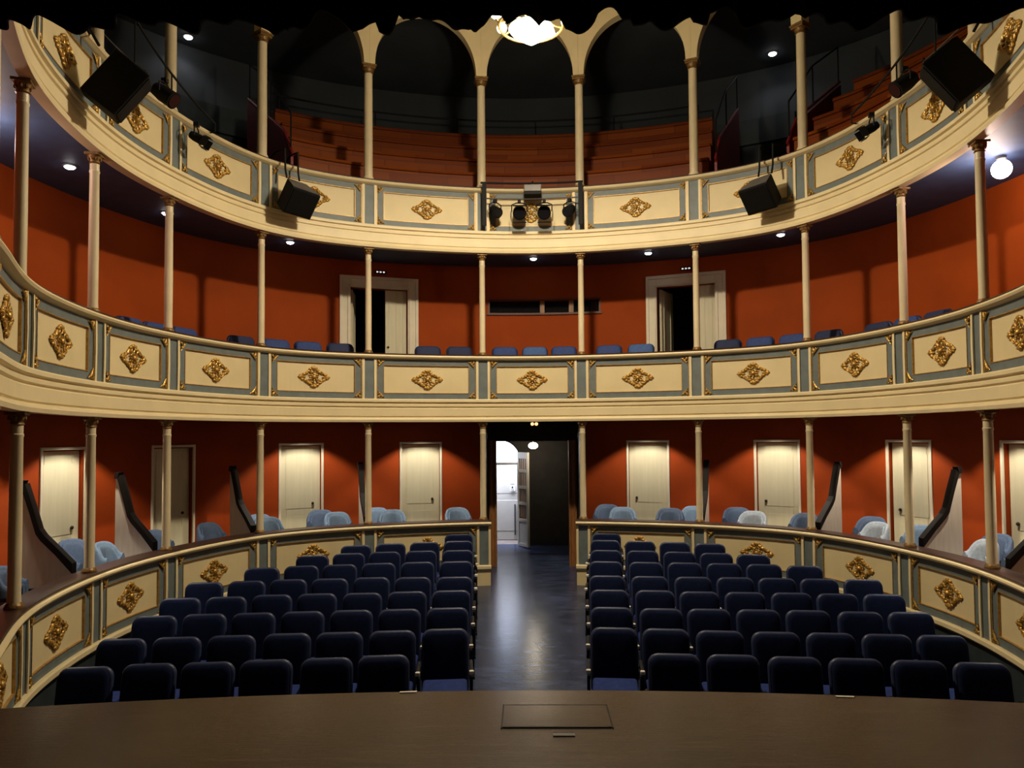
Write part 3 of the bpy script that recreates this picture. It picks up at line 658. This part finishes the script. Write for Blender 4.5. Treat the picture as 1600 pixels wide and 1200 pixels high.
# ------------------------------------------------------------------ tub chairs in the boxes
def make_tub(m):
    t = thing('tub_armchair', '', 'armchair')
    n = 22; prof = []
    def shell(r0, r1, z0, ztop):
        mb = MB(); vs = []; ns = 6
        for i in range(n+1):
            a = PI*(-.08)+PI*1.16*i/n; k = math.sin(max(0, min(PI, a))); zt = ztop-.15*(1-k)**2.0
            for (r, z) in ((r0, z0), (r1, z0), (r1+.01, zt-.05), (r1-.005, zt-.012), ((r0+r1)/2, zt), (r0+.008, zt-.014), (r0-.004, zt-.05)): vs.append((r*math.cos(a)*1.0, r*math.sin(a)*.8, z))
        m_ = 7; fs = [(i*m_+k, i*m_+(k+1) % m_, (i+1)*m_+(k+1) % m_, (i+1)*m_+k) for i in range(n) for k in range(m_)]+[tuple(range(m_)), tuple(n*m_+k for k in range(m_))[::-1]]
        return mb.add(vs, fs)
    shell(.172, .218, .40, .86).build('backrest', m, t, smooth=True)
    shell(.138, .1715, .43, .825).build('back_cushion', m, t, smooth=True)
    MB().lathe([(.0, .355), (.17, .355), (.195, .37), (.195, .42), (.17, .445), (.0, .45)], 24, (0, -.02, 0)).build('seat_cushion', m, t, smooth=True)
    arm = [(.225*math.cos(a), .225*.8*math.sin(a), .60) for a in [PI*(-.02)+PI*1.04*i/20 for i in range(21)]]
    arm = [(.23, -.20, .57), (.232, -.1, .60)]+arm+[(-.232, -.1, .60), (-.23, -.20, .57)]
    MB().tube(arm, .017, 8).build('armrest', 'darkwood', t, smooth=True)['label'] = 'dark wooden arm'
    for x, y in ((.19, -.17), (-.19, -.17), (.16, .13), (-.16, .13)):
        MB().tube([(x, y, 0), (x*.97, y*.97, .2), (x*1.0, y*1.0, .36)], [.013, .017, .02], 8).build('leg', 'darkwood', t, smooth=True)
    return t
tubs = {'p': make_tub('tub'), 'g': make_tub('tub2'), 'w': make_tub('tub3')}; used = set()
chairs = [(-.70,.45,'p',.25),(-1.265,.43,'p',-.2),(-1.345,.87,'p',.1),(-1.70,.45,'p',.15),(-1.78,.92,'g',-.1),(-2.22,.88,'p',.2),(-2.28,.42,'p',-.15),(-2.72,.50,'g',.1),(-3.17,.56,'g',.0),(-3.78,.40,'p',.2),(-3.70,.93,'g',-.1),(-4.26,.42,'g',.1),(-4.80,.46,'g',.1),
 (.83,.40,'p',.15),(.665,.84,'g',-.2),(1.22,.40,'g',.1),(1.37,.84,'p',-.15),(1.88,.40,'w',-.1),(1.71,.86,'g',.2),(2.26,.55,'g',.0),(2.88,.38,'w',-.1),(2.66,.84,'g',.15),(3.14,.62,'p',.1),(3.90,.40,'w',-.1),(3.66,.86,'g',.1),(4.245,.50,'g',.1)]
boxes = {}
for c in chairs: boxes.setdefault(round(c[0]), []).append(c)
for c in chairs:
    u, off, k, dr = c; j = round(u); mates = boxes[j]
    x, y = R(u, off); 
    if k not in used: t = tubs[k]; used.add(k)
    else: t = copy_tree(tubs[k])
    t.location = (x, y, BOXF+.001); t.rotation_euler = (0, 0, ang(u)+dr)
    word = {'p': 'light blue', 'g': 'grey blue', 'w': 'very pale blue'}[k]
    near = [q for q in mates if q[1] <= .65]; far = [q for q in mates if q[1] > .65]
    grp = near if c in near else far; order = sorted(grp)
    where = 'at the rail' if c in near else 'set back from the rail'
    idx = '' if len(order) == 1 else ', '+['left one', 'right one'][order.index(c)] if len(order) == 2 else ', '+ORD[order.index(c)]
    lab = '%s armchair %s%s, %s box %s of the aisle' % (word, where, idx, ORD[abs(j)-1], side(j))
    tag(t, lab, 'armchair', 'armchairs in the lower boxes')

# ------------------------------------------------------------------ gallery benches
def uvsweep(mb, prof, u0, u1, step=.1): return mb.sweep(prof, u0, u1, step)
def bench(u0, u1, i, label, base=0.):
    o0 = .42+.5*i; zt = 7.05+.415*i; zb = 6.051
    t = thing('gallery_bench', label, 'bench', (*R((u0+u1)/2, o0), zb), group='wooden gallery benches', kind='thing')
    r = MB().rsweep(o0+.02, o0+.498, zb, zt-.046, u0, u1, .05).build('riser', 'plank', t, world=True)
    s = MB().sweep([(o0-.012, zt-.045), (o0-.02, zt-.03), (o0-.012, zt), (o0+.4785, zt), (o0+.4785, zt-.045)], u0, u1, .05).build('seat_plank', 'plank', t, world=True)
    for ob in (r, s):
        me = ob.data; uv = me.uv_layers.new(name='UVMap'); L = Vector(t['_o'])
        for p in me.polygons:
            for li in p.loop_indices:
                co = me.vertices[me.loops[li].vertex_index].co+L
                a_ = math.atan2(co.x, co.y-7.5)
                rad = math.hypot(co.x, co.y-7.5)
                vert = abs(p.normal.z) < .5
                uv.data[li].uv = (a_*4.4+i*.37, (co.z-zb) if vert else rad)
    return t
for i in range(4):
    bench(-2.05+.02*i, 1.58-.03*i, i, 'orange brown wooden gallery bench of the centre block, %s tier up' % ORD[i])
for i in range(4):
    bench(2.28+.03*i, 3.6, i, 'orange brown wooden gallery bench of the right block, %s tier up' % ORD[i])
def stairside(u, lab, w=.04):
    x, y = R(u, .42); t = thing('stair_balustrade', lab, 'stair panel', (x, y, 6.051), ang(u), group='crimson stair sides in the gallery', kind='thing')
    MB().prism([(0, 0), (0, .9), (.3, 1.35), (1.95, 2.45), (1.95, 0)], 'x', -w/2, w/2).build('board', 'redpanel', t)
    MB().tube([(0, -.02, .94), (0, .3, 1.40), (0, 1.95, 2.50)], .022).build('handrail', 'redpanel', t)
    rl = MB()
    for yy, zz in ((.05, .97), (.9, 1.80), (1.9, 2.46)): rl.tube([(0, yy, zz), (0, yy, zz+.62)], .012, 6)
    rl.tube([(0, .05, 1.58), (0, .9, 2.41), (0, 1.9, 3.07)], .014, 6); rl.build('guard_rail', 'black', t)['label'] = 'thin black guard rail'
stairside(-2.10, 'crimson stair side at the left end of the centre gallery benches')
stairside(1.64, 'crimson stair side at the right end of the centre gallery benches')
stairside(2.235, 'crimson stair side at the left end of the right gallery benches')
gb = MB()   # rail along the rear gangway
tt = thing('rear_barrier', 'thin dark barrier along the gangway behind the centre gallery benches', 'barrier', (*R(-.2, 2.6), 6.051), kind='thing')
MB().rsweep(2.45, 3.5, 6.051, 8.25, -2.0, 1.4, .1).build('gangway', 'galwall', tt, world=True)
ps = MB()
for u in [-1.9+.65*i for i in range(6)]: x, y = R(u, 2.6); ps.tube([(x, y, 8.25), (x, y, 8.85)], .014, 6)
ps.tube([(*R(-1.95+3.3*i/20, 2.6), 8.85) for i in range(21)], .016, 6); ps.tube([(*R(-1.95+3.3*i/20, 2.6), 8.57) for i in range(21)], .012, 6)
ps.build('rail', 'black', tt, world=True)
tag(MB().rsweep(3.5, 3.59, 8.3, 8.78, -2.4, 1.9, .1).build('trim_2', 'plinth'), 'dark grey dado strip on the rear gallery wall', 'dado', kind='structure')

# ------------------------------------------------------------------ lamps
def light(name, kind, loc, energy, col, rot=None, **k):
    l = bpy.data.lights.new(name, kind); l.energy = energy; l.color = col
    for a, b in k.items(): setattr(l, a, b)
    o = bpy.data.objects.new(name, l); C.objects.link(o); o.location = loc
    if rot is not None: o.rotation_euler = rot
    return o
CH = (0, 8.2, 7.30)
ch = thing('chandelier', 'blazing crystal and brass chandelier hanging over the stalls', 'chandelier', CH, kind='thing')
MB().tube([(0, 0, .25), (0, 0, 2.45)], .012).build('rod', 'brass', ch, smooth=True)
MB().lathe([(.0, .0), (.03, .02), (.05, .1), (.03, .16), (.06, .22), (.02, .30)], 16).build('stem', 'brass', ch, smooth=True)
MB().torus((0, 0, .02), .36, .016, 32, 8).build('ring', 'brass', ch, smooth=True)
MB().lathe([(.015, -.20), (.04, -.185), (.12, -.13), (.2, -.075), (.25, -.02), (.24, -.018), (.11, -.115), (.0, -.15)], 24).build('bowl', E_CH, ch, smooth=True)['label'] = 'glowing glass bowl'
for k in range(8):
    a = k*PI/4+.2; c, s = math.cos(a), math.sin(a)
    arm = MB().tube([(.03*c, .03*s, .06), (.15*c, .15*s, .10), (.28*c, .28*s, .04), (.36*c, .36*s, .02), (.40*c, .40*s, .06)], .009).build('arm', 'brass', ch, smooth=True)
    MB().sphere((.40*c, .40*s, .115), .058, 12, 8, (1, 1, .95)).build('globe', E_CH, arm, smooth=True)
light('chandelier_light', 'POINT', (0, 8.2, 7.05), 185, (1, .83, .58), shadow_soft_size=.10)
light('chandelier_bowl_light', 'AREA', (0, 8.2, 7.085), 270, (1, .83, .58), (0, 0, 0), shape='DISK', size=.34)
light('chandelier_top_light', 'POINT', (0, 8.2, 7.75), 60, (1, .83, .58), shadow_soft_size=.15)
def downlight(x, y, z, label, strength_mat=E_SPOT, r=.055):
    t = thing('downlight', label, 'ceiling lamp', (x, y, z), group='recessed ceiling downlights', kind='thing')
    MB().lathe([(r*.9, -.001), (r*1.35, -.001), (r*1.35, -.010), (r*.95, -.014)], 20).build('trim_ring', 'silver', t, smooth=True)
    MB().sphere((0, 0, -.012), r, 14, 8, (1, 1, .5)).build('lens', strength_mat, t, smooth=True); return t
for x, y, w in ((-5.0, 7.91, 'the fourth bay'), (-4.78, 9.62, 'the third bay'), (-3.64, 11.15, 'the second bay')):
    downlight(x, y, 5.694, 'small white downlight in the blue balcony ceiling, %s left of centre' % w)
for x, y, w in ((.04, 12.38, 'over the booth window'), (1.9, 12.08, 'beside the right double door'), (3.69, 11.04, 'in the second bay right of centre')):
    downlight(x, y, 5.694, 'small white downlight in the blue balcony ceiling, %s' % w)
for x, y, w in ((-5.95, 12.73, 'left'), (4.49, 13.63, 'right')):
    downlight(x, y, 9.749, 'bright downlight in the dark gallery ceiling, on the %s' % w, r=.07)
    light('gallery_light', 'SPOT', (x, y, 9.70), 12, (1, .95, .95), (0, 0, 0), spot_size=2.3, spot_blend=.6, shadow_soft_size=.05)
for x, y, w, p in ((5.02, 8.0, 'right', 28), (-5.2, 6.55, 'left', 28)):
    t = thing('globe_lamp', 'glaring round lamp under the blue balcony ceiling at the %s end' % w, 'ceiling lamp', (x, y, 5.694), group='globe lamps under the balcony ceiling', kind='thing')
    MB().lathe([(.05, -.001), (.05, -.03), (.03, -.05)], 16).build('holder', 'silver', t); MB().sphere((0, 0, -.14), .10, 16, 10).build('globe', E_GLOBE, t, smooth=True)
    light('globe_light', 'POINT', (x-.15*(1 if x > 0 else -1), y, 5.42), p, (1, .74, .62), shadow_soft_size=.06)
for u in low_doors:
    off = abs(u+2.73) < .1
    x, y = R(u, .66)
    pos = ORD[min(range(5), key=lambda q: abs([.98, 1.92, 2.76, 3.65, 4.57][q]-abs(u)))]
    downlight(x, y, 3.059, 'recessed lamp in the ceiling of the %s box %s of the aisle%s' % (pos, side(u), ', switched off' if off else ''), M['silver'] if off else E_SPOT, .035)
    if not off:
        a = ang(u)
        light('box_light', 'SPOT', (x, y, 3.03), 140, (1, .88, .70), (math.radians(6)*math.cos(a), math.radians(6)*math.sin(a), 0), spot_size=math.radians(104), spot_blend=.3, shadow_soft_size=.03)
light('lobby_light', 'POINT', (.02, 13.8, 2.42), 9, (1, .86, .66), shadow_soft_size=.05)
light('daylight_in_court', 'AREA', (-.6, 14.95, 3.0), 170, (.74, .80, 1), (math.radians(10), 0, 0), shape='RECTANGLE', size=1.2, size_y=.4)

# ------------------------------------------------------------------ loudspeakers and stage lamps
def speaker(name, label, loc, w, h, d, R3, hooks, railz, u, straps=True):
    """cabinet: front face towards local -y"""
    t = thing(name, label, 'loudspeaker', loc, kind='thing', group='loudspeakers on the gallery front'); t.rotation_euler = R3.to_euler()
    b = MB(); f = (w/2, h/2); k = .62
    b.add([(-f[0], -d/2, -f[1]), (f[0], -d/2, -f[1]), (f[0], -d/2, f[1]), (-f[0], -d/2, f[1]), (-f[0]*k, d/2, -f[1]), (f[0]*k, d/2, -f[1]), (f[0]*k, d/2, f[1]), (-f[0]*k, d/2, f[1])],
          [(0,1,2,3), (7,6,5,4), (0,4,5,1), (1,5,6,2), (2,6,7,3), (3,7,4,0)])
    b.build('cabinet', 'spk', t, bevel=.012, seg=2)
    g = MB().box((0, -d/2-.006, 0), (w*.9, .012, h*.9)); g.build('grille', 'grille', t, bevel=.004, seg=1)
    MB().prism([(-f[0]*.93, -d*.44), (f[0]*.93, -d*.44), (f[0]*.66, d*.42), (-f[0]*.66, d*.42)], 'z', f[1]+.001, f[1]+.008).build('top_plate', 'spktop', t)['label'] = 'grey top plate'
    inv = (Matrix.Translation(loc) @ R3.to_4x4()).inverted()
    for path in hooks: MB().tube([inv @ Vector(p) for p in path], .014, 8).build('hook', 'black', t, smooth=True)
    return t
def R3of(u, yaw, pitch, roll): return Matrix.Rotation(ang(u)+math.radians(yaw), 3, 'Z') @ Matrix.Rotation(math.radians(pitch), 3, 'X') @ Matrix.Rotation(math.radians(roll), 3, 'Y')
for s, n in ((-1, 'left'), (1, 'right')):
    u = 2.22 if s > 0 else -2.29; x, y = R(u, -.36); hk = []
    for d_ in (-.11, .11):
        uu = u+du(u, d_); p = lambda off, z: (*R(uu, off), z)
        hk.append([p(-.13, ZG-.10), p(.17, ZG-.03), p(.17, ZG+.10), p(-.0, ZG+.16), p(-.22, ZG+.14), p(-.23, ZG-.15), p(-.27, ZG-.28)][1:] )
    speaker('loudspeaker', 'small black loudspeaker hooked over the gallery rail, %s of the lamp bar' % n, (x, y, 6.07), .46, .38, .34, R3of(u, 4*s*-1, 38, 3*s*-1), hk, ZG, u)
    u = s*4.86; x, y = R(u, -.40); hk = []
    for d_ in (-.11, .11):
        uu = u+du(u, d_); p = lambda off, z: (*R(uu, off), z)
        hk.append([p(.17, ZG-.03), p(.17, ZG+.08), p(-.05, ZG+.12), p(-.2, ZG-.15)])
    speaker('loudspeaker', 'big black loudspeaker hung near the %s end of the gallery front' % n, (x, y, 6.06), .38, .50, .36, R3of(u, 20*s*-1, 36, 10*s), hk, ZG, u)
def spotlamp(label, loc, yaw, pitch, r=.06, L=.2, doors=False):
    t = thing('stage_lamp', label, 'stage lamp', loc, kind='thing', group='stage lamps on the gallery front'); t.rotation_euler = (0, 0, yaw)
    rot = Matrix.Rotation(pitch, 3, 'X')
    def T(mb, off=(0, 0, -.16-max(0, r-.09))):
        mb.v = [tuple(rot @ Vector(p)+Vector(off)) for p in mb.v]; return mb
    cl = MB().box((0, 0, -.005), (.05, .06, .05)); cl.build('clamp', 'black', t)
    y_ = MB().tube([(-r-.02, 0, -.16), (-r-.02, 0, -.06), (-r*.5, 0, -.03), (r*.5, 0, -.03), (r+.02, 0, -.06), (r+.02, 0, -.16)], .009, 6); y_.build('yoke', 'black', t)
    b = MB().tube([(0, L*.5, 0), (0, L*.48, 0), (0, L*.1, 0), (0, -L*.35, 0), (0, -L*.5, 0)], [r*.5, r*.8, r, r, r*1.08], 16); T(b).build('body', 'spk', t, smooth=True)
    T(MB().tube([(0, -L*.5-.002, 0), (0, -L*.5-.008, 0)], r*.86, 16)).build('lens', 'glass', t, smooth=True)
    if doors:
        d_ = MB()
        for q, (cx, cz) in enumerate(((0, r*1.3), (0, -r*1.3), (r*1.3, 0), (-r*1.3, 0))):
            d_.box((cx, -L*.5-.05, cz), (r*2.1, .08, .004) if cx == 0 else (.004, .08, r*2.1))
        T(d_).build('barn_doors', 'black', t)
    return t
rig = thing('lamp_bar', 'black bar and uprights holding stage lamps on the middle of the gallery front', 'lamp bar', (*R(0, -.17), 6.66), kind='thing')
MB().tube([(*R(-.52+1.06*i/14, -.17), ZG+.04) for i in range(15)], .017, 8).build('bar', 'black', rig, world=True, smooth=True)
for u in (-.485, .515):
    x, y = R(u, -.19); MB().box((x, y, 6.34), (.065, .05, .66)).build('upright', 'black', rig, world=True)
    x, y = R(u, -.10)
    x, y = R(u, -.158); MB().box((x, y, ZG-.03), (.05, .06, .03), Matrix.Rotation(ang(u), 3, 'Z')).build('bracket', 'black', rig, world=True)
MB().tube([(*R(-.47+.97*i/14, -.235), 6.42) for i in range(15)], .012, 8).build('lower_bar', 'spktop', rig, world=True, smooth=True)
for u, lab, z, dr in ((-.38, 'round black stage lamp beside the left upright of the lamp bar', 6.385, False), (-.125, 'black barn-door stage lamp hanging left of the gilded lozenge', 6.385, True), (.145, 'black barn-door stage lamp hanging right of the gilded lozenge', 6.385, True), (.41, 'round black stage lamp beside the right upright of the lamp bar', 6.385, False)):
    x, y = R(u, -.235); spotlamp(lab, (x, y, z), ang(u)+(.3 if u < -.2 else -.3 if u > .3 else 0), math.radians(28), .098 if dr else .078, .24 if dr else .24, dr)
x, y = R(.02, -.28); pj = thing('projector', 'grey box projector hanging from the middle of the lamp bar', 'projector', (x, y, 6.50), kind='thing')
MB().box((0, 0, .05), (.27, .2, .11)).build('case', 'silver', pj, bevel=.01); MB().box((0, 0, -.03), (.27, .2, .045)).build('underside', 'black', pj, bevel=.006, seg=1)
MB().tube([(0, .02, .10), (0, .03, .19)], .015).build('stem', 'black', pj)
for s, n in ((-1, 'left'), (1, 'right')):
    u = s*3.42; x, y = R(u, -.25); spotlamp('black stage lamp clamped under the gallery rail, out on the %s curve' % n, (x, y, 6.52), ang(u)-s*.3, math.radians(30), .055, .16, True)
    # black side bar rising from the gallery rail past the big loudspeaker
    pth = [(*R(s*(3.15+.11*i), -.20), 6.70+.05*i) for i in range(11)]
    t = thing('side_bar', 'thin black lighting bar above the %s gallery rail near the big loudspeaker' % n, 'lamp bar', pth[5], kind='thing')
    MB().tube(pth, .013, 8).build('bar', 'black', t, world=True, smooth=True)
    for i in (0, 5, 10):
        q = pth[i]; e_ = R(s*(3.15+.11*i), -.13); MB().tube([q, (q[0], q[1], ZG-.05), (e_[0], e_[1], ZG-.05)], .009, 6).build('post', 'black', t, world=True)
    t = thing('guard_rail', 'thin pale guard rail wires behind the %s gallery front' % n, 'guard rail', (*R(s*4.3, .2), ZG), kind='thing')
    w_ = MB()
    for dz in (.22, .42): w_.tube([(*R(s*(3.6+.2*i), .25), ZG+dz+.03*i) for i in range(9)], .008, 6)
    w_.build('wire', 'silver', t, world=True)
    p_ = MB()
    for i in (0, 4, 8): x, y = R(s*(3.6+.2*i), .25); p_.tube([(x, y, 6.051), (x, y, ZG+.46+.03*i)], .012, 6)
    p_.build('post', 'black', t, world=True)
    u = s*4.0; x, y = R(u, -.36); spotlamp('black stage lamp tucked against the big %s loudspeaker' % n, (x, y, 6.68), ang(u), math.radians(35), .09, .26)
# small emergency signs over the double doors
for u, n in ((-1.29, 'left'), (1.32, 'right')):
    x, y = R(u, WO-.02); t = thing('exit_sign', 'tiny lit sign above the %s double door' % n, 'sign', (x, y, 5.52), ang(u), group='tiny signs over the double doors', kind='thing')
    MB().box((0, 0, 0), (.19, .035, .055)).build('case', 'darkwood', t)
    q = MB()
    for k in (-.055, 0, .055): q.prism([(k-.018, -.012), (k+.004, -.012), (k+.018, 0), (k+.004, .012), (k-.018, .012)], 'y', -.021, -.018)
    q.build('marks', E_SIGN, t)['label'] = 'small white glowing marks'
# stage floor details
tr = thing('trap_hatch', 'worn hatch set in the stage floor before the aisle', 'hatch', (.07, 4.05, 1.25), kind='thing')
mb = MB().box((0, 0, .003), (.56, .30, .006)); mb.build('lid', 'stage', tr)
e = MB()
for s in (-1, 1): e.box((s*.285, 0, .003), (.007, .33, .0065)); e.box((0, s*.157, .003), (.56, .007, .0065))
e.build('edging', 'darkwood', tr)
for i, (x, y, lab, w) in enumerate(((.10, 3.80, 'short pale slot plate on the stage just before the hatch', .11),)):
    t = thing('slot_plate', lab, 'plate', (x, y, 1.25), kind='thing'); MB().box((0, 0, .003), (w, .035, .006)).build('plate', 'spktop', t); MB().box((0, .022, .003), (w, .01, .007)).build('slot', 'black', t)
for x, y, a, lab in ((-.78, 4.43, .1, 'scrap of pale tape on the stage edge left of the aisle'), (1.72, 4.34, -.1, 'scrap of pale tape on the stage edge on the right')):
    tag(MB().box((0, 0, .002), (.10, .02, .003)).build('tape_scrap', 'armcap'), lab, 'tape'); o = C.objects[-1]; o.location = (x, y, 1.2505); o.rotation_euler = (0, 0, a)

# ------------------------------------------------------------------ world, camera
w = bpy.data.worlds.new('World'); bpy.context.scene.world = w; w.use_nodes = True
w.node_tree.nodes['Background'].inputs['Color'].default_value = (.006, .006, .007, 1)
cam = bpy.data.cameras.new('Camera'); co = bpy.data.objects.new('Camera', cam); C.objects.link(co)
yaw, pit, rol = map(math.radians, (-.94627, 2.14201, -.42389))
f = Vector((math.sin(yaw)*math.cos(pit), math.cos(yaw)*math.cos(pit), math.sin(pit))); r = Vector((math.cos(yaw), -math.sin(yaw), 0)); u = r.cross(f)
r2 = math.cos(rol)*r+math.sin(rol)*u; u2 = -math.sin(rol)*r+math.cos(rol)*u
co.matrix_world = Matrix(((r2.x, u2.x, -f.x, -.0651), (r2.y, u2.y, -f.y, 0), (r2.z, u2.z, -f.z, 2.75), (0, 0, 0, 1)))
cam.sensor_width = 36; cam.lens = 36*1169.98/1600; cam.shift_x = -6.08/1600; cam.shift_y = 35.93/1600; cam.clip_start = .05
sc = bpy.context.scene; sc.camera = co
sc.view_settings.view_transform = 'Standard'; sc.view_settings.look = 'None'; sc.view_settings.gamma = 1; sc.view_settings.exposure = 0; sc.view_settings.use_curve_mapping = False
for o in bpy.data.objects:
    if '_o' in o.keys(): del o['_o']
